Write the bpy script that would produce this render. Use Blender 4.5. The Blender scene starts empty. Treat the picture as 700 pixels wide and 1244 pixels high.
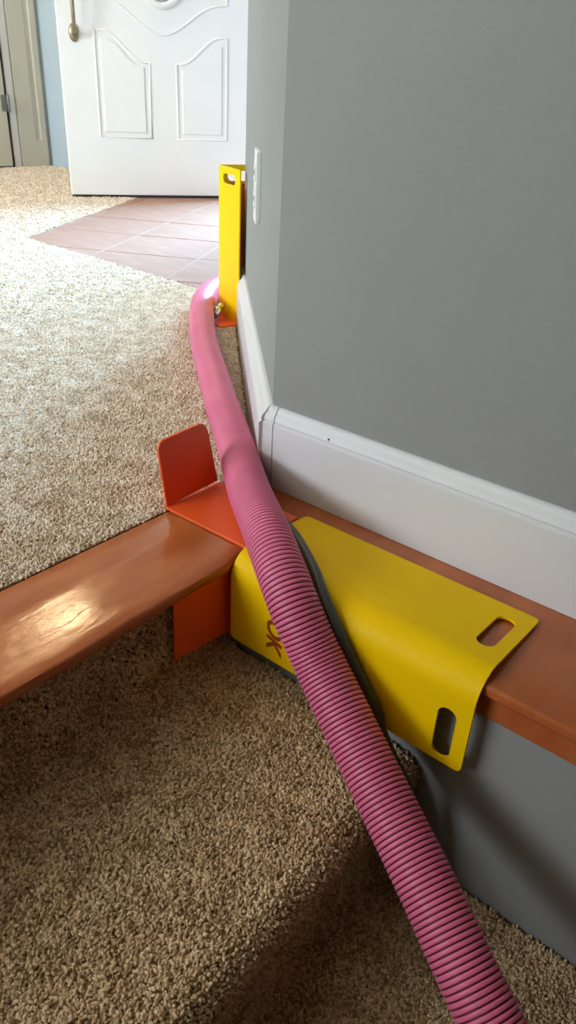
import bpy, bmesh, math, random
from mathutils import Vector, Matrix
from mathutils.geometry import delaunay_2d_cdt
random.seed(7)
SC = bpy.context.scene
COL = SC.collection

# ------------------------------------------------------------------ camera
cam_d = bpy.data.cameras.new('camera'); cam = bpy.data.objects.new('camera', cam_d); COL.objects.link(cam)
cam_d.sensor_width = 36.0; cam_d.sensor_fit = 'AUTO'; cam_d.lens = 900 / 1244 * 36; cam_d.clip_start = .02
rt, dn, fw = Vector((.771, .635, .048)), Vector((.347, -.356, -.868)), Vector((-.534, .686, -.495))
fw.normalize(); rt = (rt - fw * rt.dot(fw)).normalized(); up = rt.cross(fw)
cam.matrix_world = Matrix(((rt.x, up.x, -fw.x, 0), (rt.y, up.y, -fw.y, 0), (rt.z, up.z, -fw.z, .5), (0, 0, 0, 1)))
SC.camera = cam

# ------------------------------------------------------------------ light
world = bpy.data.worlds.new('world'); SC.world = world; world.use_nodes = True
bg = world.node_tree.nodes['Background']; bg.inputs[0].default_value = (.62, .78, 1, 1); bg.inputs[1].default_value = 1.0

def area(name, loc, aim, sx, sy, power, col):
    d = bpy.data.lights.new(name, 'AREA'); d.shape = 'RECTANGLE'; d.size = sx; d.size_y = sy
    d.energy = power; d.color = col
    o = bpy.data.objects.new(name, d); COL.objects.link(o); o.location = loc
    o.rotation_euler = (Vector(aim) - Vector(loc)).to_track_quat('-Z', 'Y').to_euler()
    return o
dl = area('doorway_daylight', (-2.9, 8.5, 3.5), (-2.1, 1.2, .2), 4.4, 2.6, 4900, (.33, .65, 1))
hall_fill = area('hall_fill_light', (-3.6, -2.74, 1.55), (-3.2, 1.9, 0), 1.1, 1.2, 40, (.75, .88, 1)); hall_fill.data.spread = math.radians(80)  # added fill that brightens the far hall carpet
area('window_daylight', (-1.9, -2.74, 1.55), (-1.7, -1.3, 2.4), 1.6, 1.2, 88, (.9, .955, 1))
LAMP_STRENGTH = 58.0
SC.view_settings.view_transform = 'Standard'; SC.view_settings.look = 'None'
SC.view_settings.gamma = 1; SC.view_settings.use_curve_mapping = False
SC.view_settings.exposure = 0.2

# ------------------------------------------------------------------ materials
def lin(c):
    return tuple(((v / 255) / 12.92 if v / 255 <= .04045 else ((v / 255 + .055) / 1.055) ** 2.4) for v in c) + (1,)

def mat(name, c1, c2=None, scale=20, rough=.6, rough2=None, bump=0, bscale=None, stretch=(1, 1, 1), spec=.5, metal=0, detail=4, coat=0):
    m = bpy.data.materials.new(name); m.use_nodes = True
    nt = m.node_tree; b = nt.nodes['Principled BSDF']; L = nt.links.new
    b.inputs['Roughness'].default_value = rough; b.inputs['Metallic'].default_value = metal
    b.inputs['Specular IOR Level'].default_value = spec; b.inputs['Coat Weight'].default_value = coat
    b.inputs['Base Color'].default_value = lin(c1)
    tc = nt.nodes.new('ShaderNodeTexCoord'); mp = nt.nodes.new('ShaderNodeMapping'); mp.inputs['Scale'].default_value = stretch
    L(tc.outputs['Object'], mp.inputs['Vector'])
    n = nt.nodes.new('ShaderNodeTexNoise'); n.inputs['Scale'].default_value = scale; n.inputs['Detail'].default_value = detail
    L(mp.outputs[0], n.inputs['Vector'])
    if c2:
        r = nt.nodes.new('ShaderNodeValToRGB'); r.color_ramp.elements[0].position = .32; r.color_ramp.elements[1].position = .68
        r.color_ramp.elements[0].color = lin(c1); r.color_ramp.elements[1].color = lin(c2)
        L(n.outputs['Fac'], r.inputs[0]); L(r.outputs[0], b.inputs['Base Color'])
    if rough2 is not None:
        mr = nt.nodes.new('ShaderNodeMapRange'); mr.inputs[1].default_value = .3; mr.inputs[2].default_value = .7
        mr.inputs[3].default_value = rough; mr.inputs[4].default_value = rough2
        L(n.outputs['Fac'], mr.inputs[0]); L(mr.outputs[0], b.inputs['Roughness'])
    if bump:
        n2 = nt.nodes.new('ShaderNodeTexNoise'); n2.inputs['Scale'].default_value = bscale or scale * 4; n2.inputs['Detail'].default_value = 3
        L(mp.outputs[0], n2.inputs['Vector'])
        bp = nt.nodes.new('ShaderNodeBump'); bp.inputs['Strength'].default_value = bump; bp.inputs['Distance'].default_value = .004
        L(n2.outputs['Fac'], bp.inputs['Height']); L(bp.outputs[0], b.inputs['Normal'])
    return m

M = {}
M['wall'] = mat('grey_wall_paint', (143, 145, 143), (148, 150, 148), 3, .75, bump=.08, bscale=160)
M['beige'] = mat('warm_bounce_paint', (196, 166, 128), (202, 172, 134), 3, .8)  # beige picked so unseen walls bounce warm light onto the stairs
M['hall'] = mat('hall_wall_paint', (178, 194, 202), (184, 200, 208), 3, .8)
M['ceil'] = mat('ceiling_paint', (228, 218, 196), rough=.9)
M['white'] = mat('white_trim_paint', (217, 218, 221), (222, 223, 226), 6, .42, bump=.05, bscale=40)
M['cream'] = mat('cream_door_paint', (200, 197, 183), (205, 202, 188), 5, .5)
M['door'] = mat('white_door_enamel', (238, 237, 230), (241, 240, 234), 4, .4)
M['dark'] = mat('dark_rubber', (45, 46, 46), rough=.8)
M['board'] = mat('copper_brown_floor_paint', (170, 89, 46), (190, 108, 58), 10, .13, .24, bump=.11, bscale=40, stretch=(2.6, .8, 1), spec=.45, detail=6)
M['yellow'] = mat('yellow_sheet_plastic', (246, 201, 3), (249, 206, 6), 12, .4, .5, bump=.02, bscale=60, spec=.1)
M['orange'] = mat('orange_sheet_plastic', (240, 92, 34), (244, 100, 40), 10, .4, .5)
M['red'] = mat('red_print_ink', (158, 62, 22), rough=.55)
M['tube'] = mat('slate_rubber_hose', (74, 84, 84), (66, 74, 74), 30, .5)
M['chrome'] = mat('chrome', (210, 214, 220), rough=.15, metal=1)
M['nickel'] = mat('aged_brass', (160, 148, 116), (142, 130, 100), 30, .4, metal=.7)
M['plate'] = mat('white_outlet_plastic', (226, 231, 228), rough=.35)
M['tile'] = mat('blush_stone_tile', (158, 120, 101), (170, 132, 113), 7, .6, .7, bump=.06, stretch=(1, 3.2, 1), detail=6, spec=.06)
M['grout'] = mat('pale_grout', (184, 150, 132), (174, 141, 123), 60, .9)
M['glass'] = mat('leaded_glass', (120, 128, 130), (196, 202, 202), 24, .12)
M['subfloor'] = mat('carpet_backing', (190, 168, 140), (172, 150, 122), 90, .95, bump=.4, bscale=200)
M['stairbase'] = mat('shaded_stair_backing', (162, 134, 100), (146, 118, 84), 90, .95, bump=.4, bscale=200)  # darker copy of the carpet backing, stair shade in the colour
M['brass_hinge'] = mat('grey_hinge_metal', (128, 130, 126), rough=.4, metal=.6)
M['lower'] = mat('lower_hall_carpet', (120, 104, 88), (104, 90, 76), 120, .95)

def carpet_mat(name, ca, cb, cc):
    m = bpy.data.materials.new(name); m.use_nodes = True; nt = m.node_tree; b = nt.nodes['Principled BSDF']; L = nt.links.new
    b.inputs['Roughness'].default_value = .95; b.inputs['Specular IOR Level'].default_value = .12
    a = nt.nodes.new('ShaderNodeAttribute'); a.attribute_type = 'INSTANCER'; a.attribute_name = 'tint'
    r = nt.nodes.new('ShaderNodeValToRGB')
    r.color_ramp.elements.new(.5)
    r.color_ramp.elements[0].position = 0; r.color_ramp.elements[0].color = lin(ca)
    r.color_ramp.elements[1].position = .5; r.color_ramp.elements[1].color = lin(cb)
    r.color_ramp.elements[2].position = 1; r.color_ramp.elements[2].color = lin(cc)
    L(a.outputs['Fac'], r.inputs[0]); L(r.outputs[0], b.inputs['Base Color'])
    return m
M['yarn'] = carpet_mat('beige_carpet_yarn', (192, 169, 141), (228, 210, 187), (246, 236, 220))
M['stair_yarn'] = carpet_mat('shaded_carpet_yarn', (166, 138, 104), (205, 179, 143), (230, 208, 174))  # same carpet as the landing; stair shade and warm light put into colour

def hose_mat():
    m = bpy.data.materials.new('pink_ribbed_hose_vinyl'); m.use_nodes = True; nt = m.node_tree; b = nt.nodes['Principled BSDF']; L = nt.links.new
    b.inputs['Roughness'].default_value = .42; b.inputs['Specular IOR Level'].default_value = .4
    a = nt.nodes.new('ShaderNodeAttribute'); a.attribute_name = 'groove'
    n = nt.nodes.new('ShaderNodeTexNoise'); n.inputs['Scale'].default_value = 14
    r = nt.nodes.new('ShaderNodeValToRGB'); r.color_ramp.elements[0].position = .35; r.color_ramp.elements[1].position = .65
    r.color_ramp.elements[0].color = lin((218, 108, 144)); r.color_ramp.elements[1].color = lin((226, 116, 152))
    tc = nt.nodes.new('ShaderNodeTexCoord'); L(tc.outputs['Object'], n.inputs['Vector']); L(n.outputs['Fac'], r.inputs[0])
    x = nt.nodes.new('ShaderNodeMix'); x.data_type = 'RGBA'; x.inputs['B'].default_value = lin((104, 20, 46))  # dark maroon: darker binder plus the shade of the grooves painted in
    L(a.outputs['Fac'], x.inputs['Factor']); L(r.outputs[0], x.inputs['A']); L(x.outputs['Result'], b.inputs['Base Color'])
    return m
M['hose'] = hose_mat()

def clear_mat():
    m = bpy.data.materials.new('clear_glass'); m.use_nodes = True; nt = m.node_tree; nt.nodes.remove(nt.nodes['Principled BSDF'])
    t = nt.nodes.new('ShaderNodeBsdfTransparent'); g = nt.nodes.new('ShaderNodeBsdfGlossy'); g.inputs['Roughness'].default_value = .02
    x = nt.nodes.new('ShaderNodeMixShader'); x.inputs[0].default_value = .06
    nt.links.new(t.outputs[0], x.inputs[1]); nt.links.new(g.outputs[0], x.inputs[2]); nt.links.new(x.outputs[0], nt.nodes['Material Output'].inputs[0])
    return m
M['clear'] = clear_mat()

def lamp_mat():
    m = bpy.data.materials.new('lit_lamp_glass'); m.use_nodes = True; b = m.node_tree.nodes['Principled BSDF']
    b.inputs['Base Color'].default_value = (.9, .85, .75, 1); b.inputs['Emission Color'].default_value = (1, .74, .42, 1)
    b.inputs['Emission Strength'].default_value = LAMP_STRENGTH
    return m
M['lamp'] = lamp_mat()

# ------------------------------------------------------------------ helpers
def obj(name, bm, m, parent=None, smooth=False, at=None):
    me = bpy.data.meshes.new(name)
    bmesh.ops.recalc_face_normals(bm, faces=bm.faces)
    bm.to_mesh(me); bm.free()
    for x in (m if isinstance(m, (list, tuple)) else [m]):
        me.materials.append(M[x])
    if smooth:
        for p in me.polygons: p.use_smooth = True
    o = bpy.data.objects.new(name, me); COL.objects.link(o)
    if parent: o.parent = parent
    if at is not None: o.location = at
    return o

def empty(name, loc=(0, 0, 0), rz=0):
    o = bpy.data.objects.new(name, None); COL.objects.link(o); o.location = loc; o.rotation_euler = (0, 0, rz)
    o.empty_display_size = .05
    return o

def tag(o, label, cat=None, kind=None, group=None):
    o['label'] = label
    if cat: o['category'] = cat
    if kind: o['kind'] = kind
    if group: o['group'] = group
    return o

def struct(o, label, cat):
    return tag(o, label, cat, 'structure')

def box(bm, x0, x1, y0, y1, z0, z1, b=0, seg=2):
    r = bmesh.ops.create_cube(bm, size=1)
    bmesh.ops.transform(bm, verts=r['verts'], matrix=Matrix.Translation(((x0 + x1) / 2, (y0 + y1) / 2, (z0 + z1) / 2)) @ Matrix.Diagonal((x1 - x0, y1 - y0, z1 - z0, 1)))
    if b:
        es = list({e for v in r['verts'] for e in v.link_edges})
        bmesh.ops.bevel(bm, geom=es, offset=b, segments=seg, affect='EDGES', profile=.5)
    return bm

def prism(bm, pts, d, b=0, only_top=False):
    """pts: list of 3-D points of a planar outline, pushed along the vector d"""
    d = Vector(d)
    lo = [bm.verts.new(Vector(p)) for p in pts]; hi = [bm.verts.new(Vector(p) + d) for p in pts]
    f0 = bm.faces.new(lo[::-1]); f1 = bm.faces.new(hi); n = len(pts)
    for i in range(n): bm.faces.new((lo[i], lo[(i + 1) % n], hi[(i + 1) % n], hi[i]))
    if b:
        es = set(f1.edges) | (set() if only_top else set(f0.edges))
        bmesh.ops.bevel(bm, geom=list(es), offset=b, segments=2, affect='EDGES', profile=.5)
    return bm

def rrect(x0, x1, y0, y1, r, which=(1, 1, 1, 1), n=6):
    """rounded rectangle, corners in order (x0y0, x1y0, x1y1, x0y1)"""
    P = []
    for k, (cx, cy, a0) in enumerate(((x0 + r, y0 + r, 180), (x1 - r, y0 + r, 270), (x1 - r, y1 - r, 0), (x0 + r, y1 - r, 90))):
        if which[k]:
            for i in range(n + 1):
                a = math.radians(a0 + 90 * i / n); P.append((cx + r * math.cos(a), cy + r * math.sin(a)))
        else:
            P.append(((x0, y0), (x1, y0), (x1, y1), (x0, y1))[k])
    return P

def spline(P, step):
    """Catmull-Rom through P, resampled at equal arc length"""
    P = [Vector(p) for p in P]; Q = [P[0] * 2 - P[1]] + P + [P[-1] * 2 - P[-2]]; out = []
    for i in range(1, len(Q) - 2):
        p0, p1, p2, p3 = Q[i - 1:i + 3]
        d01, d12, d23 = ((b - a).length ** .5 for a, b in ((p0, p1), (p1, p2), (p2, p3)))
        for k in range(24):
            t = d12 * k / 24
            A1 = p0 * (-t / d01) + p1 * (1 + t / d01) if d01 else p1
            A2 = p1 * (1 - t / d12) + p2 * (t / d12)
            A3 = p2 * (1 - (t - d12) / d23) + p3 * ((t - d12) / d23)
            B1 = A1 * ((d12 - t) / (d12 + d01)) + A2 * ((t + d01) / (d12 + d01))
            B2 = A2 * ((d12 + d23 - t) / (d12 + d23)) + A3 * (t / (d12 + d23))
            out.append(B1 * (1 - t / d12) + B2 * (t / d12))
    out.append(P[-1])
    S = [0]
    for a, b in zip(out, out[1:]): S.append(S[-1] + (b - a).length)
    def at(s):
        s = min(max(s, 0), S[-1]); lo, hi = 0, len(S) - 1
        while hi - lo > 1:
            m = (lo + hi) // 2
            if S[m] <= s: lo = m
            else: hi = m
        t = (s - S[lo]) / max(S[hi] - S[lo], 1e-9)
        return out[lo].lerp(out[hi], t)
    return at, S[-1]

def sweep(bm, at, rings, seg=16, cap=True, attr=None):
    """rings: list of (s, radius, value)"""
    lay = bm.verts.layers.float.new(attr) if attr else None
    prev = None; nrm = None
    e = .002; first = None
    for s, r, val in rings:
        p = at(s); t = (at(s + e) - at(s - e)).normalized()
        if nrm is None: nrm = t.orthogonal().normalized()
        nrm = (nrm - t * nrm.dot(t)).normalized(); bi = t.cross(nrm)
        vs = []
        for k in range(seg):
            a = 2 * math.pi * k / seg
            v = bm.verts.new(p + nrm * (r * math.cos(a)) + bi * (r * math.sin(a)))
            if lay: v[lay] = val
            vs.append(v)
        if prev:
            for k in range(seg): bm.faces.new((prev[k], prev[(k + 1) % seg], vs[(k + 1) % seg], vs[k]))
        else: first = vs
        prev = vs
    if cap: bm.faces.new(first[::-1]); bm.faces.new(prev)
    return bm

def tube(bm, pts, r, seg=8, closed=False):
    """polyline tube with mitred rings"""
    P = [Vector(p) for p in pts]; n = len(P); rings = []; nrm = None
    for i in range(n):
        a = P[i - 1] if (i or closed) else P[i]; b = P[(i + 1) % n] if (i < n - 1 or closed) else P[i]
        t = (b - a).normalized()
        if nrm is None: nrm = t.orthogonal().normalized()
        nrm = (nrm - t * nrm.dot(t)).normalized(); bi = t.cross(nrm)
        rings.append([bm.verts.new(P[i] + nrm * (r * math.cos(2 * math.pi * k / seg)) + bi * (r * math.sin(2 * math.pi * k / seg))) for k in range(seg)])
    for i in range(n if closed else n - 1):
        A, B = rings[i], rings[(i + 1) % n]
        best = min(range(seg), key=lambda o: (A[0].co - B[o].co).length) if i == n - 1 else 0
        for k in range(seg): bm.faces.new((A[k], A[(k + 1) % seg], B[(k + 1 + best) % seg], B[(k + best) % seg]))
    if not closed: bm.faces.new(rings[0][::-1]); bm.faces.new(rings[-1])
    return bm

def lathe(bm, prof, M4=None, seg=24):
    """prof: (radius, height) pairs about local z"""
    M4 = M4 or Matrix(); R = []
    for r, z in prof:
        R.append([bm.verts.new(M4 @ Vector((r * math.cos(2 * math.pi * k / seg), r * math.sin(2 * math.pi * k / seg), z))) for k in range(seg)])
    for a, b in zip(R, R[1:]):
        for k in range(seg): bm.faces.new((a[k], a[(k + 1) % seg], b[(k + 1) % seg], b[k]))
    bm.faces.new(R[0][::-1]); bm.faces.new(R[-1])
    return bm

def inpoly(p, P):
    c = False; n = len(P)
    for i in range(n):
        (x1, y1), (x2, y2) = P[i], P[(i + 1) % n]
        if (y1 > p[1]) != (y2 > p[1]) and p[0] < (x2 - x1) * (p[1] - y1) / (y2 - y1) + x1: c = not c
    return c

def bent_sheet(name, parent, m, L, legA, legB, r, sweepdeg, thick, frame, slots, rc=.007, segs=12):
    """a sheet of length L bent once: leg A, bend, leg B. frame(u, p, q) places the profile in space.
    profile: leg A runs along -q from p=-r, bend about the origin, leg B leaves along +p at q=+r. slots: rounded outlines in (u, v)."""
    arc = math.radians(sweepdeg) * r
    v0, v1 = -legA, arc + legB
    out = rrect(0, L, v0, v1, rc)
    V = []; E_ = []
    def loop(P):
        i0 = len(V); V.extend(Vector(p) for p in P); n = len(P)
        E_.extend((i0 + i, i0 + (i + 1) % n) for i in range(n))
    loop(out)
    for s in slots: loop(s)
    for k in range(segs + 1):
        v = arc * k / segs; i0 = len(V); nx = 10
        V.extend(Vector((L * i / nx, v)) for i in range(nx + 1)); E_.extend((i0 + i, i0 + i + 1) for i in range(nx))
    vv, _, ff, *_ = delaunay_2d_cdt(V, E_, [], 0, 1e-6)
    def prof(v):
        if v <= 0: return (-r, v), (-1, 0)
        a = min(v / r, math.radians(sweepdeg)); ph = math.pi - a
        p, q = r * math.cos(ph), r * math.sin(ph)
        if v > arc: p += (v - arc) * math.sin(ph); q += -(v - arc) * math.cos(ph)
        return (p, q), (math.cos(ph), math.sin(ph))
    bm = bmesh.new(); top = []; bot = []
    for p in vv:
        (a, b), (na, nb) = prof(p.y); h = thick / 2
        top.append(bm.verts.new(frame(p.x, a + na * h, b + nb * h))); bot.append(bm.verts.new(frame(p.x, a - na * h, b - nb * h)))
    for f in ff:
        c = (sum(vv[i].x for i in f) / len(f), sum(vv[i].y for i in f) / len(f))
        if not inpoly(c, out) or any(inpoly(c, s) for s in slots): continue
        bm.faces.new([top[i] for i in f]); bm.faces.new([bot[i] for i in f][::-1])
    ti = {v: i for i, v in enumerate(top)}
    bm.edges.index_update()
    for e in [e for e in bm.edges if len(e.link_faces) == 1 and e.verts[0] in ti]:
        i, j = ti[e.verts[0]], ti[e.verts[1]]
        bm.faces.new((top[i], top[j], bot[j], bot[i]))
    bmesh.ops.delete(bm, geom=[v for v in bm.verts if not v.link_faces], context='VERTS')
    o = obj(name, bm, m, parent, smooth=True)
    o.data.set_sharp_from_angle(angle=math.radians(35))
    return o

def clip(P, a, b):
    """keep the part of polygon P left of the line a->b"""
    out = []; side = lambda p: (b[0] - a[0]) * (p[1] - a[1]) - (b[1] - a[1]) * (p[0] - a[0])
    for i in range(len(P)):
        p, q = P[i], P[(i + 1) % len(P)]; sp, sq = side(p), side(q)
        if sp >= 0: out.append(p)
        if sp * sq < 0:
            t = sp / (sp - sq); out.append((p[0] + (q[0] - p[0]) * t, p[1] + (q[1] - p[1]) * t))
    return out

# ------------------------------------------------------------------ the setting
WX = -4.5; FY = 3.1; CE = 2.45
# upper wall: long stair wall, 45 degree return, hall wall
bm = bmesh.new()
prism(bm, [(2.6, .745, 0), (-.617, .745, 0), (-1.263, 1.391, 0), (-1.263, FY, 0), (-1.12, FY, 0), (-1.12, 1.45, 0), (-.56, .89, 0), (2.6, .89, 0)], (0, 0, CE))
struct(obj('wall_right', bm, 'wall'), 'plain grey painted wall rising behind the white baseboard, with angled return', 'wall')
bm = box(bmesh.new(), -.535, 2.6, .575, .89, -1.95, -.0145)
struct(obj('wall_lower', bm, 'wall'), 'grey painted wall below the brown ledge beside the stairs', 'wall')
bm = bmesh.new()
box(bm, WX - .15, -2.72, FY, FY + .15, -.1, CE); box(bm, -1.80, -1.12, FY, FY + .15, -.1, CE); box(bm, -2.72, -1.80, FY, FY + .15, 2.08, CE)
struct(obj('wall_front', bm, 'hall'), 'pale blue grey hall wall seen past the edge of the white door', 'wall')
bm = box(bmesh.new(), WX - .15, WX, -2.95, FY, -.1, CE)
struct(obj('wall_back', bm, 'hall'), 'hall end wall behind the cream door and casing', 'wall')
bm = bmesh.new(); W0, W1, WZ0, WZ1 = -2.7, -1.1, .95, 2.15
box(bm, WX, -4.15, -2.95, -2.8, -1.95, CE); box(bm, -3.05, W0, -2.95, -2.8, -1.95, CE); box(bm, -4.15, -3.05, -2.95, -2.8, -1.95, WZ0); box(bm, -4.15, -3.05, -2.95, -2.8, WZ1, CE); box(bm, W1, 2.75, -2.95, -2.8, -1.95, CE); box(bm, W0, W1, -2.95, -2.8, -1.95, WZ0); box(bm, W0, W1, -2.95, -2.8, WZ1, CE)
struct(obj('wall_left', bm, 'wall'), 'grey wall with a window on the open side of the stairs', 'wall')
bm = box(bmesh.new(), 2.6, 2.75, -2.8, .89, -1.95, CE)
struct(obj('wall_stairwell', bm, 'beige'), 'beige wall, toned for warm bounce, at the foot of the stairwell behind the viewer', 'wall')
bm = box(bmesh.new(), WX - .15, 2.75, -2.95, FY + .15, CE, CE + .1)
struct(obj('ceiling', bm, 'ceil'), 'plain off white ceiling over the landing and stairs', 'ceiling')
bm = box(bmesh.new(), -.6, 2.6, -2.8, .89, -2.05, -1.95)
struct(obj('floor_lower', bm, 'lower'), 'carpeted floor of the lower hall at the foot of the stairs', 'floor')
for nm, xa, xb, lb in (('window_1', W0, W1, 'white framed window in the wall across the landing, nearer the stairs'), ('window_fill', -4.15, -3.05, 'added white framed window for fill light in the wall across the landing, nearer the hall end')):  # the one nearer the hall end is added to go with the fill light
    win = struct(empty(nm, ((xa + xb) / 2, -2.875, WZ0)), lb, 'window')
    bm = bmesh.new(); w = (xb - xa) / 2; h = WZ1 - WZ0
    for a in ((-w, w, 0, .05), (-w, w, h - .05, h)): box(bm, a[0], a[1], -.03, .03, a[2], a[3], .004)
    for a in ((-w, -w + .05), (w - .05, w), (-.02, .02)): box(bm, a[0], a[1], -.03, .03, .05, h - .05, .004)
    obj('window_frame', bm, 'white', win)
    for q in (0, 1):
        obj('pane', box(bmesh.new(), (-w + .05) if q == 0 else .02, -.02 if q == 0 else w - .05, -.035, -.031, .05, h - .05), 'clear', win)
bm = box(bmesh.new(), -.5, 2.6, -.82, -.70, -1.95, 1.28); box(bm, -.52, 2.6, -.84, -.68, 1.28, 1.305, .004)
struct(obj('wall_light_block', bm, 'beige'), 'added beige half wall that blocks light along the open side of the stairs', 'wall')  # unseen wall added to keep window light off the stairs

bm = box(bmesh.new(), -.25, 2.6, -.7, .745, 1.2, CE)
struct(obj('ceiling_light_block', bm, 'beige'), 'added boxed light blocker above the lower part of the stairs', 'ceiling')  # unseen box added to cut ceiling bounce on the stairs

# landing slab
bm = prism(bmesh.new(), [(WX, -2.8, -.24), (-.54, -2.8, -.24), (-.54, .575, -.24), (-.54, .89, -.24), (-1.12, 1.45, -.24), (-1.12, FY, -.24), (WX, FY, -.24)], (0, 0, .23))
floor = struct(obj('floor', bm, 'subfloor'), 'landing floor under the beige carpet', 'floor')

# entry tiles: grout bed with separate tiles
REG = [(-1.265, 1.486), (-1.265, FY), (-3.36, FY), (-3.017, 2.511), (-2.448, 1.553)]
bed = struct(obj('floor_entry', prism(bmesh.new(), [(x, y, -.0098) for x, y in REG], (0, 0, .0093)), 'grout'), 'blush stone tile entry floor in front of the white door', 'floor')
a = math.radians(118.3); d1 = Vector((math.cos(a), math.sin(a))); nn = Vector((math.sin(a), -math.cos(a)))
T, G = .33, .006
for i in range(-9, 10):
    for j in range(-12, 12):
        n0 = -1.09 + i * T; s0 = j * T + .12
        q = [nn * (n0 + da) + d1 * (s0 + db) for da, db in ((G / 2, G / 2), (T - G / 2, G / 2), (T - G / 2, T - G / 2), (G / 2, T - G / 2))]
        P = [(v.x, v.y) for v in q]
        ar = sum(P[k][0] * P[(k + 1) % 4][1] - P[(k + 1) % 4][0] * P[k][1] for k in range(4))
        if ar < 0: P = P[::-1]
        for k in range(len(REG)):
            P = clip(P, REG[k], REG[(k + 1) % len(REG)]) if P else P
        if len(P) < 3: continue
        ar = sum(P[k][0] * P[(k + 1) % len(P)][1] - P[(k + 1) % len(P)][0] * P[k][1] for k in range(len(P))) / 2
        if ar < .002: continue
        cx = sum(p[0] for p in P) / len(P); cy = sum(p[1] for p in P) / len(P)
        bm = prism(bmesh.new(), [(x - cx, y - cy, -.0035) for x, y in P], (0, 0, .005 + random.uniform(-.0006, .0006)), .0012, True)
        obj('tile', bm, 'tile', bed, at=(cx, cy, 0))

# copper-brown nosing board at the edge of the landing
def wavy_board():
    bm = bmesh.new(); y0, y1, n = -2.8, .579, 90
    rng = random.Random(3); rows = []
    for i in range(n + 1):
        y = y0 + (y1 - y0) * i / n
        dx = .0010 * math.sin(y * 23) + .0008 * math.sin(y * 57 + 1) + rng.uniform(-.0006, .0006)
        dz = .0007 * math.sin(y * 31 + 2)
        pull = .009 * max(0, (y - .535) / .044) ** 2 if y > .535 else 0
        xf = -.510 + dx - pull
        prof = [(-.658, -.016), (-.658, -.002), (-.656, 0), (-.6, .0006 + dz), (xf - .02, .0005 + dz), (xf - .0045, .0002 + dz), (xf - .0012, -.0014), (xf, -.005), (xf - .0005, -.012), (xf - .004, -.016)]
        rows.append([bm.verts.new((x, y, z)) for x, z in prof])
    for A, B in zip(rows, rows[1:]):
        for k in range(len(A)): bm.faces.new((A[k], A[(k + 1) % len(A)], B[(k + 1) % len(A)], B[k]))
    bm.faces.new(rows[0]); bm.faces.new(rows[-1][::-1])
    return bm
struct(obj('trim_1', wavy_board(), 'board', smooth=True), 'copper brown painted nosing board along the top stair, left of the orange guard', 'trim')
bpy.data.objects['trim_1'].data.set_sharp_from_angle(angle=math.radians(50))
bm = prism(bmesh.new(), [(-.657, .5815, -.0138), (-.507, .5815, -.0138), (-.507, .563, -.0138), (2.6, .563, -.0138), (2.6, .80, -.0138), (-.657, .80, -.0138)], (0, 0, .0136), .003)
struct(obj('trim_2', bm, 'board'), 'copper brown painted ledge board running under the white baseboard', 'trim')
bm = box(bmesh.new(), -.505, 2.6, 0.572, .5765, -.0465, -.0143, .0015)
struct(obj('trim_3', bm, 'board'), 'narrow copper brown apron strip just below the ledge board', 'trim')

# baseboards (profile in out / z)
BBP = [(0, 0), (.0142, 0), (.0142, .094), (.0138, .0965), (.0115, .098), (.0115, .0995), (.0125, .101), (.0105, .107), (.007, .1115), (.0055, .116), (.003, .1185), (0, .119)]
def bboard(name, parent, p0, p1, out, z0=0, scale=1.0, m0=0, m1=0, mat_='white'):
    """p0 -> p1 along the wall foot, out = horizontal vector away from the wall; m0, m1 mitre slopes"""
    p0, p1, out = Vector(p0), Vector(p1), Vector(out); t = (p1 - p0).normalized(); bm = bmesh.new()
    A = [bm.verts.new(p0 + out * (a * scale) + t * (a * scale * m0) + Vector((0, 0, z0 + b))) for a, b in BBP]
    B = [bm.verts.new(p1 + out * (a * scale) + t * (a * scale * m1) + Vector((0, 0, z0 + b))) for a, b in BBP]
    n = len(BBP)
    for k in range(n): bm.faces.new((A[k], A[(k + 1) % n], B[(k + 1) % n], B[k]))
    bm.faces.new(A[::-1]); bm.faces.new(B)
    return obj(name, bm, mat_, parent)
T8 = math.tan(math.radians(22.5))
bb = struct(empty('baseboard_right', (-.617, .745, 0)), 'white moulded baseboard along the grey stair wall above the brown ledge', 'baseboard')
bboard('corner_block', bb, (0, 0, .0005), (.0125, 0, .0005), (0, -1, 0), m0=-T8 * 1.1)
bboard('board', bb, (.0142, 0, .0005), (3.2, 0, .0005), (0, -1, 0))
obj('nail_hole', lathe(bmesh.new(), [(.0016, 0), (.0016, .0004), (.0008, .0005)], Matrix.Translation((.107, -.0116, .1045)) @ Matrix.Rotation(math.pi / 2, 4, 'X'), 10), 'dark', bb)
bb2 = struct(empty('baseboard_return', (-.617, .745, 0)), 'white moulded baseboard on the angled return, running back past the hose to the upright guard', 'baseboard')
k7 = math.sqrt(.5)
bboard('board', bb2, (0, 0, .0005), (-.646, .646, .0005), (-k7, -k7, 0), scale=1.35, m0=-T8, m1=T8)
bb3 = struct(empty('baseboard_hall', (-1.263, 1.391, 0)), 'white baseboard on the hall wall behind the upright yellow guard', 'baseboard')
bboard('board', bb3, (0, 0, .0005), (0, FY - 1.391, .0005), (-1, 0, 0), scale=1.35, m0=-T8)
bm = bmesh.new()

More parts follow.
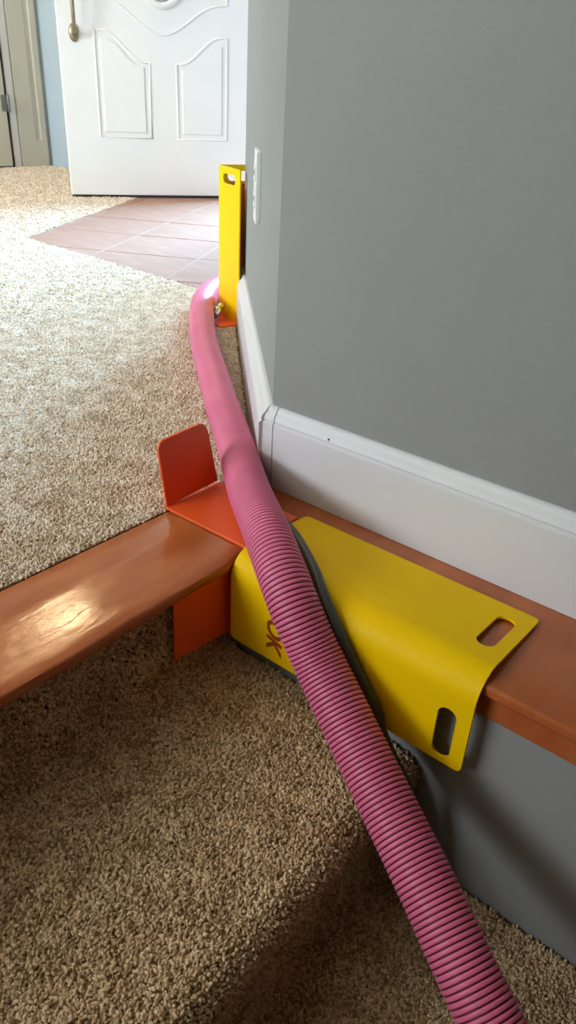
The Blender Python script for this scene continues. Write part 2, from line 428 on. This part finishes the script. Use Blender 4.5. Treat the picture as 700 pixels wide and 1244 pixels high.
# ------------------------------------------------------------------ carpeted stairs
RUN, RISE = .295, .16
def step_profile(n):
    P = [(-.532, -.0165), (-.532, -.125), (-.527, -.14), (-.515, -.149)]
    for k in range(n):
        X = k * RUN; Z = -k * RISE
        P += [(-.40 + X, -.1515 + Z), (-.29 + X, -.1525 + Z)]
        for a in (80, 60, 40, 20, 0, -25, -50):
            r = .028; P.append((-.263 + r * math.cos(math.radians(a)) + X, -.181 + r * math.sin(math.radians(a)) + Z))
        P += [(-.251 + X, -.212 + Z), (-.251 + X, -.285 + Z), (-.246 + X, -.3 + Z), (-.234 + X, -.309 + Z)]
    return P
NS = 10
prof = step_profile(NS)
low = [(prof[-1][0], -1.95), (-.538, -1.95), (-.538, -.0165)]
bm = prism(bmesh.new(), [(x, -.68, z - .004) for x, z in prof + low], (0, 1.254, 0))
struct(obj('floor_stairs', bm, 'subfloor'), 'carpeted stairs going down below the brown nosing board', 'stairs')

def pile_tree(yarn):
    g = bpy.data.node_groups.new('yarn_tufts', 'GeometryNodeTree')
    g.interface.new_socket('Geometry', in_out='INPUT', socket_type='NodeSocketGeometry')
    g.interface.new_socket('Geometry', in_out='OUTPUT', socket_type='NodeSocketGeometry')
    N = g.nodes.new; L = g.links.new
    gi, go = N('NodeGroupInput'), N('NodeGroupOutput')
    dp = N('GeometryNodeDistributePointsOnFaces'); dp.distribute_method = 'RANDOM'
    de = N('GeometryNodeInputNamedAttribute'); de.data_type = 'FLOAT'; de.inputs['Name'].default_value = 'dens'
    sz = N('GeometryNodeInputNamedAttribute'); sz.data_type = 'FLOAT'; sz.inputs['Name'].default_value = 'tsize'
    ico = N('GeometryNodeMeshIcoSphere'); ico.inputs['Radius'].default_value = 1; ico.inputs['Subdivisions'].default_value = 1
    tr = N('GeometryNodeTransform'); tr.inputs['Scale'].default_value = (.00125, .00125, .0027); tr.inputs['Translation'].default_value = (0, 0, .0016)
    sm = N('GeometryNodeSetShadeSmooth'); mt = N('GeometryNodeSetMaterial'); mt.inputs['Material'].default_value = M[yarn]
    ip = N('GeometryNodeInstanceOnPoints')
    rv = N('FunctionNodeRandomValue'); rv.data_type = 'FLOAT_VECTOR'; rv.inputs[0].default_value = (-1.15, -1.15, -3.1); rv.inputs[1].default_value = (1.15, 1.15, 3.1)
    e2r = N('FunctionNodeEulerToRotation'); rr = N('FunctionNodeRotateRotation'); rr.rotation_space = 'LOCAL'
    rs = N('FunctionNodeRandomValue'); rs.data_type = 'FLOAT'; rs.inputs[2].default_value = .65; rs.inputs[3].default_value = 1.5; rs.inputs['Seed'].default_value = 5
    mu = N('ShaderNodeMath'); mu.operation = 'MULTIPLY'
    st = N('GeometryNodeStoreNamedAttribute'); st.data_type = 'FLOAT'; st.domain = 'INSTANCE'; st.inputs['Name'].default_value = 'tint'
    rt_ = N('FunctionNodeRandomValue'); rt_.data_type = 'FLOAT'; rt_.inputs[2].default_value = 0; rt_.inputs[3].default_value = 1; rt_.inputs['Seed'].default_value = 9
    jn = N('GeometryNodeJoinGeometry')
    L(gi.outputs[0], dp.inputs['Mesh']); L(de.outputs['Attribute'], dp.inputs['Density'])
    L(ico.outputs['Mesh'], tr.inputs['Geometry']); L(tr.outputs[0], sm.inputs['Geometry']); L(sm.outputs[0], mt.inputs['Geometry'])
    L(dp.outputs['Points'], ip.inputs['Points']); L(mt.outputs[0], ip.inputs['Instance'])
    L(rv.outputs['Value'], e2r.inputs[0]); L(dp.outputs['Rotation'], rr.inputs['Rotation']); L(e2r.outputs[0], rr.inputs['Rotate By'])
    L(rr.outputs[0], ip.inputs['Rotation'])
    L(rs.outputs[1], mu.inputs[0]); L(sz.outputs['Attribute'], mu.inputs[1]); L(mu.outputs[0], ip.inputs['Scale'])
    ns = N('ShaderNodeTexNoise'); ns.inputs['Scale'].default_value = 26; ns.inputs['Detail'].default_value = 3
    m1 = N('ShaderNodeMath'); m1.operation = 'MULTIPLY_ADD'; m1.inputs[1].default_value = 1.6; m1.inputs[2].default_value = -.8
    m2 = N('ShaderNodeMath'); m2.operation = 'ADD'
    L(ns.outputs[0], m1.inputs[0]); L(m1.outputs[0], m2.inputs[0]); L(rt_.outputs[1], m2.inputs[1])
    L(ip.outputs[0], st.inputs['Geometry']); L(m2.outputs[0], st.inputs['Value'])
    L(gi.outputs[0], jn.inputs[0]); L(st.outputs[0], jn.inputs[0]); L(jn.outputs[0], go.inputs[0])
    return g
def pile(name, bm, label, yarn):
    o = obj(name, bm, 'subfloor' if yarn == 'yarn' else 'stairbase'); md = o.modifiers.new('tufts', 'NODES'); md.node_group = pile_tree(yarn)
    return tag(o, label, 'carpet', 'stuff')

bm = bmesh.new(); D = bm.faces.layers.float.new('dens'); S = bm.faces.layers.float.new('tsize')
ZC = -.0025
for P, d, s in (([(-.662, -.3), (-.662, .756), (-1.283, 1.377), (-1.283, 1.487), (-1.6, 1.503), (-1.6, -.3)], 230000, 1.0),
                ([(-1.6, -.3), (-1.6, 1.503), (-2.448, 1.550), (-2.448, -.3)], 105000, 1.4),
                ([(-2.448, -.3), (-2.448, 1.55), (-3.017, 2.508), (-3.36, FY), (WX, FY), (WX, -.3)], 50000, 1.95),
                ([(-.662, -2.8), (-.662, -.3), (WX, -.3), (WX, -2.8)], 9000, 3.6)):
    f = bm.faces.new([bm.verts.new((x, y, ZC)) for x, y in P])
    if f.normal.z < 0 or True: f.normal_update()
    f[D] = d; f[S] = s
bmesh.ops.recalc_face_normals(bm, faces=bm.faces)
for f in bm.faces:
    f.normal_update()
pile('landing_carpet', bm, 'beige cut pile carpet covering the upper landing', 'yarn')
# stair carpet sheet
bm = bmesh.new(); D = bm.faces.layers.float.new('dens'); S = bm.faces.layers.float.new('tsize')
Y = [-.68, -.1, .25, .571]
cols = [[bm.verts.new((x, y, z)) for x, z in prof] for y in Y]
for c in range(3):
    for i in range(len(prof) - 1):
        f = bm.faces.new((cols[c][i], cols[c][i + 1], cols[c + 1][i + 1], cols[c + 1][i])); x = prof[i][0]
        near = x < .1
        f[D] = (240000 if near else 16000) * (1 if c else .5); f[S] = 1.05 if near else 2.8
pile('stair_carpet', bm, 'beige cut pile carpet wrapped over the stair treads, shade put into its colour', 'stair_yarn')

# ------------------------------------------------------------------ hall: open front door
door = struct(empty('door_1', (-3.219, 2.317, 0), math.atan2(.846, .533)), 'white panelled front door standing open with brass grip handle and oval glass', 'door')
DW = .915
slab = obj('slab', box(bmesh.new(), 0, DW, 0, .044, .014, 2.06, .003), 'door', door)
obj('bottom_sweep', box(bmesh.new(), .004, DW - .004, .006, .036, .002, .0137), 'dark', door)
CXD = .4555
def panel(sign):
    P = []
    x_in, x_out = CXD + sign * .0635, CXD + sign * .302
    P += [(x_in, .266), (x_out, .266), (x_out, .69)]
    for i in range(13):
        t = i / 12; P.append((x_out + (x_in - x_out) * (.12 + .82 * t), .69 - .115 * (.5 - .5 * math.cos(math.pi * t))))
    P.append((x_in, .575))
    return P
def upper():
    P = []
    for i in range(25):
        t = -1 + 2 * i / 24; P.append((CXD + .3 * t, .815 - .128 * (.5 + .5 * math.cos(math.pi * t)) ** 1.3))
    for i in range(25):
        t = 1 - 2 * i / 24; P.append((CXD + .3 * t, 1.80 + .11 * (.5 + .5 * math.cos(math.pi * t)) ** 1.3))
    return P
for P in (panel(-1), panel(1), upper()):
    md = obj('panel_moulding', tube(bmesh.new(), [(x, -.0005, z) for x, z in P], .0052, 8, True), 'door', door, smooth=True)
for sgn in (-1, 1):
    P = panel(sgn); cx = sum(p[0] for p in P) / len(P); x0 = CXD + sgn * .183
    Q = [(x0 + (x - x0) * .80, .47 + (z - .47) * .87 - .004) for x, z in P]
    bm = prism(bmesh.new(), [(x, -.0002, z) for x, z in Q], (0, -.0052, 0), .003, True)
    obj('raised_panel', bm, 'door', door)
ov = lambda rx, rz, y, n=40: [(CXD + rx * math.cos(2 * math.pi * k / n), y, 1.29 + rz * math.sin(2 * math.pi * k / n)) for k in range(n)]
fr = obj('glass_frame', tube(bmesh.new(), ov(.185, .495, -.004), .014, 10, True), 'door', door, smooth=True)
obj('glass_bead', tube(bmesh.new(), ov(.163, .472, -.006), .006, 8, True), 'chrome', fr, smooth=True)
obj('oval_glass', prism(bmesh.new(), ov(.165, .474, -.001), (0, -.003, 0)), 'glass', door)
hd = obj('handle', tube(bmesh.new(), [(.068, -.016, .665), (.068, -.04, .685), (.067, -.058, .74), (.066, -.062, .80), (.066, -.058, .87), (.067, -.042, .93), (.068, -.014, .955)], .0085, 10), 'nickel', door, smooth=True)
def rosette(z, rx, rz):
    bm = bmesh.new(); bmesh.ops.create_uvsphere(bm, u_segments=20, v_segments=12, radius=1)
    bmesh.ops.transform(bm, verts=bm.verts, matrix=Matrix.Translation((.068, -.002, z)) @ Matrix.Diagonal((rx, .012, rz, 1)))
    return bm
obj('escutcheon', rosette(.672, .022, .036), 'nickel', hd, smooth=True)
obj('escutcheon', rosette(.985, .028, .055), 'nickel', hd, smooth=True)
obj('thumb_latch', box(bmesh.new(), .058, .078, -.045, -.01, .962, .968, .002), 'nickel', hd)
obj('deadbolt', lathe(bmesh.new(), [(.03, 0), (.03, .012), (.026, .016), (.012, .016)], Matrix.Translation((.068, 0, 1.13)) @ Matrix.Rotation(math.pi / 2, 4, 'X')), 'nickel', hd, smooth=True)
# door casing around the doorway
bm = bmesh.new()
for x0, x1, z0, z1 in ((-2.80, -2.725, 0, 2.16), (-1.795, -1.72, 0, 2.16), (-2.725, -1.795, 2.085, 2.16)): box(bm, x0, x1, FY - .018, FY - .0005, z0, z1, .003)
struct(obj('trim_4', bm, 'white'), 'white casing around the open front doorway', 'trim')

# cream closet door, hinge, casing and panelled leaf at the hall end
d2 = struct(empty('door_2', (WX, 2.0, 0)), 'cream interior door at the left edge beyond the landing, hinged at its casing', 'door')
obj('slab', box(bmesh.new(), .001, .034, 0, .805, .012, 2.05, .003), 'cream', d2)
for z in (.35, 1.02, 1.75):
    hg = obj('hinge', lathe(bmesh.new(), [(.007, -.045), (.008, -.043), (.008, .043), (.007, .045)], Matrix.Translation((.042, .818, z)), 12), 'brass_hinge', d2, smooth=True)
    obj('hinge_leaf', box(bmesh.new(), .034, .037, .775, .812, z - .043, z + .043, .001), 'brass_hinge', hg)
obj('jamb_gap', box(bmesh.new(), .0005, .012, .806, .83, .0, 2.06), 'dark', d2)
bm = bmesh.new(); prism(bm, [(WX + .0005, 2.832, .001), (WX + .014, 2.832, .001), (WX + .02, 2.838, .001), (WX + .02, 2.872, .001), (WX + .012, 2.882, .001), (WX + .0005, 2.882, .001)], (0, 0, 2.12))
struct(obj('trim_5', bm, 'white'), 'pale casing strip between the cream hinged door and the grooved pilaster', 'trim')
bm = bmesh.new()
prism(bm, [(WX + .0005, 2.884, .001), (WX + .026, 2.884, .001), (WX + .026, 3.07, .001), (WX + .0005, 3.07, .001)], (0, 0, .15))
prism(bm, [(WX + .0005, 2.884, .151), (WX + .026, 2.884, .151), (WX + .026, 2.990, .151), (WX + .016, 2.998, .151), (WX + .016, 3.024, .151), (WX + .026, 3.032, .151), (WX + .026, 3.07, .151), (WX + .0005, 3.07, .151)], (0, 0, 1.97))
struct(obj('trim_6', bm, 'cream'), 'cream pilaster with a vertical groove in the far hall corner', 'trim')

# foyer lamp (out of view, mirrored as the warm spot on the nosing board)
lm = tag(empty('ceiling_lamp', (-3.24, 1.96, CE)), 'round warm glass ceiling lamp over the entry tiles', 'lamp')
obj('canopy', lathe(bmesh.new(), [(.02, -.001), (.15, -.001), (.155, -.02), (.13, -.035), (.02, -.035)]), 'nickel', lm, smooth=True)
obj('shade', lathe(bmesh.new(), [(.125, -.036), (.15, -.055), (.15, -.09), (.12, -.13), (.06, -.155), (.01, -.16)]), 'lamp', lm, smooth=True)

# ------------------------------------------------------------------ wall outlet on the angled return
A45 = math.radians(135)
out_ = tag(empty('wall_outlet', (-.908, 1.036, .355), A45), 'white outlet cover plate on the narrow grey return above its baseboard', 'outlet')
# local x runs along the wall away from the viewer, local y = out of the wall
bm = prism(bmesh.new(), [(x, .0005, z) for x, z in rrect(-.037, .037, -.057, .057, .005)], (0, .0065, 0), .002, True)
obj('cover_plate', bm, 'plate', out_)
for s in (-1, 1):
    rc_ = obj('receptacle', prism(bmesh.new(), [(x, .0068, z + s * .0205) for x, z in rrect(-.017, .017, -.014, .014, .009)], (0, .0022, 0), .0006, True), 'plate', out_)
    for q in (-.006, .006): obj('slot', box(bmesh.new(), q - .0011, q + .0011, .0088, .0094, s * .0205 - .004, s * .0205 + .004), 'dark', rc_)
obj('screw', lathe(bmesh.new(), [(.003, 0), (.003, .001), (.001, .0016)], Matrix.Translation((0, .007, 0)) @ Matrix.Rotation(-math.pi / 2, 4, 'X'), 10), 'plate', out_)

# ------------------------------------------------------------------ hose guards
# near yellow guard: bent sheet over the ledge
GX, GY, GZ, GR = -.511, .584, -.022, .032
g1 = tag(empty('hose_guard', (GX, GY, GZ)), 'yellow bent hose guard with two hand slots, hooked over the brown ledge', 'hose guard', group='yellow hose guards')
Lg = .330
arc = math.radians(94) * GR
slot = lambda v0, v1: rrect(.293, .3145, v0, v1, .0105, n=7)
s1 = bent_sheet('sheet', g1, 'yellow', Lg, .0925, .112, GR, 94, .0032, lambda u, p, q: Vector((u, p, q)),
                [slot(-.085, -.018), slot(arc + .02, arc + .088)])
# lettering on the hanging leg, reading downwards
cu = bpy.data.curves.new('lettering', 'FONT'); cu.body = 'OK'; cu.size = .032; cu.shear = .3; cu.extrude = .0002; cu.offset = .0010; cu.space_character = .95
tmp = bpy.data.objects.new('tmp', cu); COL.objects.link(tmp); bpy.context.view_layer.update()
me = bpy.data.meshes.new_from_object(tmp.evaluated_get(bpy.context.evaluated_depsgraph_get())); bpy.data.objects.remove(tmp)
me.materials.clear(); me.materials.append(M['red'])
tx = bpy.data.objects.new('lettering', me); COL.objects.link(tx); tx.parent = g1
tx['label'] = 'dark red letters OK'
tx.matrix_local = Matrix(((0, 1, 0, .0612), (0, 0, -1, -GR - .0018), (-1, 0, 0, -.0275), (0, 0, 0, 1)))

# far yellow guard standing on end round the wall corner
ux, uy = Vector((.924, -.383, 0)), Vector((.383, .924, 0))
AP = Vector((-1.3155, 1.355, .0045))
g2 = tag(empty('hose_guard', AP), 'yellow hose guard standing upright round the wall corner beside the tiles', 'hose guard', group='yellow hose guards')
R2 = .012
fr2 = lambda u, p, q: Vector((0, 0, u)) + ux * (R2 - q) + uy * (R2 + p)      # leg A (viewer side) lies along ux, leg B along uy
arc2 = math.radians(90) * R2
slot2 = lambda v0, v1: rrect(.303, .324, v0, v1, .0105, n=7)
bent_sheet('sheet', g2, 'yellow', .338, .113, .092, R2, 90, .0032, fr2, [slot2(-.088, -.022), slot2(arc2 + .012, arc2 + .076)], segs=8)

# near orange guard: upright tab, base plate, hanging leg with a side wing
o1 = tag(empty('corner_guard', (-.664, .582, 0)), 'orange angled corner guard under the pink hose at the end of the nosing board', 'corner guard', group='orange corner guards')
P = rrect(.002, .100, .0042, .098, .014, (0, 0, 1, 1))
bm = prism(bmesh.new(), [(-.0085 * z / .098, y - .006 * (1 - y / .1) * z / .098 - .016 * (y / .1) * z / .098, z + .004 * y / .1) for y, z in P], (.0038, 0, 0), .001)
obj('upright_tab', bm, 'orange', o1)
bm = prism(bmesh.new(), [(0, 0, .0004), (.1475, 0, .0004), (.1475, .104, .0004), (0, .104, .0004)], (0, 0, .0038), .001)
obj('base_plate', bm, 'orange', o1)
bm = box(bmesh.new(), .1575, .215, -.0235, -.0205, -.1135, -.0005, .0008)
obj('hanging_leg', bm, 'orange', o1)
bm = prism(bmesh.new(), [(.1412, -.119, -.104), (.1412, -.119, -.0172), (.1412, -.022, -.0172), (.1412, -.022, -.116)], (.003, 0, 0), .0008)
obj('side_wing', bm, 'orange', o1)
bm = box(bmesh.new(), .1445, .160, -.0238, -.0208, -.1165, -.0172, .0006)
obj('wing_return', bm, 'orange', o1)

# far orange guard: inside the upright yellow one, foot flange on the carpet
o2 = tag(empty('corner_guard', (AP.x, AP.y, 0)), 'red orange corner guard tucked inside the upright yellow guard, foot on the carpet', 'corner guard', group='orange corner guards')
L2 = lambda a, b, z: ux * a + uy * b + Vector((0, 0, z))
bm = prism(bmesh.new(), [L2(0, -.052, .0008), L2(.128, -.052, .0008), L2(.128, .0, .0008), L2(.045, .03, .0008), L2(0, .03, .0008)], (0, 0, .0034), .001)
obj('foot_flange', bm, 'orange', o2)
bm = prism(bmesh.new(), [L2(.0058, .014, .0044), L2(.0058, .098, .0044), L2(.0058, .098, .303), L2(.0058, .014, .303)], ux * .0032, .0008)
obj('upright_plate', bm, 'orange', o2)

# ------------------------------------------------------------------ hoses
HP = [(-2.35, 3.75, .032), (-2.22, 3.2, .032), (-1.98, 2.6, .032), (-1.70, 2.05, .032), (-1.50, 1.72, .033), (-1.425, 1.53, .0345), (-1.39, 1.412, .0345), (-1.322, 1.310, .034), (-1.229, 1.213, .033), (-1.075, 1.068, .031), (-.94, .955, .031),
      (-.80, .838, .031), (-.676, .738, .0325), (-.57, .647, .037), (-.478, .576, .0435), (-.4235, .5397, .029), (-.383, .5215, .000), (-.3488, .515, -.0365), (-.3105, .5018, -.061), (-.273, .488, -.0845),
      (-.201, .458, -.120), (-.133, .428, -.150), (-.076, .401, -.176), (.08, .34, -.256), (.24, .295, -.352), (.38, .26, -.434), (.67, .23, -.592), (.965, .21, -.752), (1.26, .2, -.912)]
hat, HL = spline(HP, .01)
HR = .0285
# ease small wobbles out of the path
pts = [hat(HL * i / 900) for i in range(901)]
for _ in range(18):
    pts = [pts[0]] + [(pts[i - 1] + pts[i] * 2 + pts[i + 1]) / 4 for i in range(1, 900)] + [pts[900]]
hat, HL = spline(pts[::3], .01)
def find_s(px):
    lo = 0
    for i in range(2000):
        s = HL * i / 2000
        if hat(s).x > px and s > 1.5: return s
    return HL
sA, sB = find_s(-.86), find_s(-.66)
rings = []; s = 0
s_rib = find_s(-1.2)
while s < s_rib: rings.append((s, HR, 0)); s += .02
s = s_rib; PITCH = .0053
while s < HL:
    amp = min(1, max(0, (s - sA) / (sB - sA))); amp = .08 + .92 * amp * amp
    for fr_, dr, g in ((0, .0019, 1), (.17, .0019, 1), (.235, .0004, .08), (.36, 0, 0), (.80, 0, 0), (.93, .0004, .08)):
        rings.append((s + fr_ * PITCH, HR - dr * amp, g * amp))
    s += PITCH
vh = tag(obj('vacuum_hose', sweep(bmesh.new(), hat, rings, 32, True, 'groove'), 'hose', smooth=True), 'thick pink ribbed vacuum hose running over the guards and down the stairs', 'hose')

# thin slate solution hose tucked beside the big one
def beside(s, side, z):
    p = hat(s); t = (hat(s + .005) - hat(s - .005)); t.z = 0; t.normalize()
    n_ = Vector((t.y, -t.x, 0)) * side           # left of travel is +
    return (p.x + n_.x, p.y + n_.y, z)
SP = [(-1.260, 1.293, .022), (-1.247, 1.262, .0125)]
s_end = find_s(-.60)
sc = find_s(-1.20)
s = sc
while s < s_end:
    SP.append(beside(s, -.0262, .0085)); s += .09
SP += [(-.540, .668, .0125), (-.500, .643, .0155), (-.478, .631, .0165), (-.450, .612, .0175), (-.407, .580, .0195), (-.374, .555, .0125), (-.347, .5445, -.008), (-.326, .543, -.034), (-.307, .543, -.058), (-.287, .543, -.084), (-.273, .541, -.112),
       (-.248, .535, -.137), (-.222, .528, -.16), (-.205, .522, -.2), (-.19, .515, -.26), (-.165, .505, -.291), (-.09, .47, -.2955), (0, .42, -.2955)]
sat, SL = spline(SP, .01)
n = int(SL / .006)
sh = tag(empty('solution_hose', SP[0]), 'thin slate rubber hose with chrome coupling, tucked against the pink hose', 'hose')
o = obj('tube', sweep(bmesh.new(), sat, [(SL * i / n, .0064, 0) for i in range(n + 1)], 12), 'tube', smooth=True)
o.data.transform(Matrix.Translation(-Vector(SP[0]))); o.parent = sh
dirv = (Vector(SP[0]) - Vector(SP[1])).normalized(); ex = dirv
rotm = ex.to_track_quat('Z', 'Y').to_matrix().to_4x4()
obj('coupling', lathe(bmesh.new(), [(.006, -.012), (.0085, -.011), (.0085, .0), (.0105, .001), (.0105, .016), (.0085, .017), (.0085, .028), (.0095, .029), (.0095, .034), (.005, .035)], rotm, 20), 'chrome', sh, smooth=True)
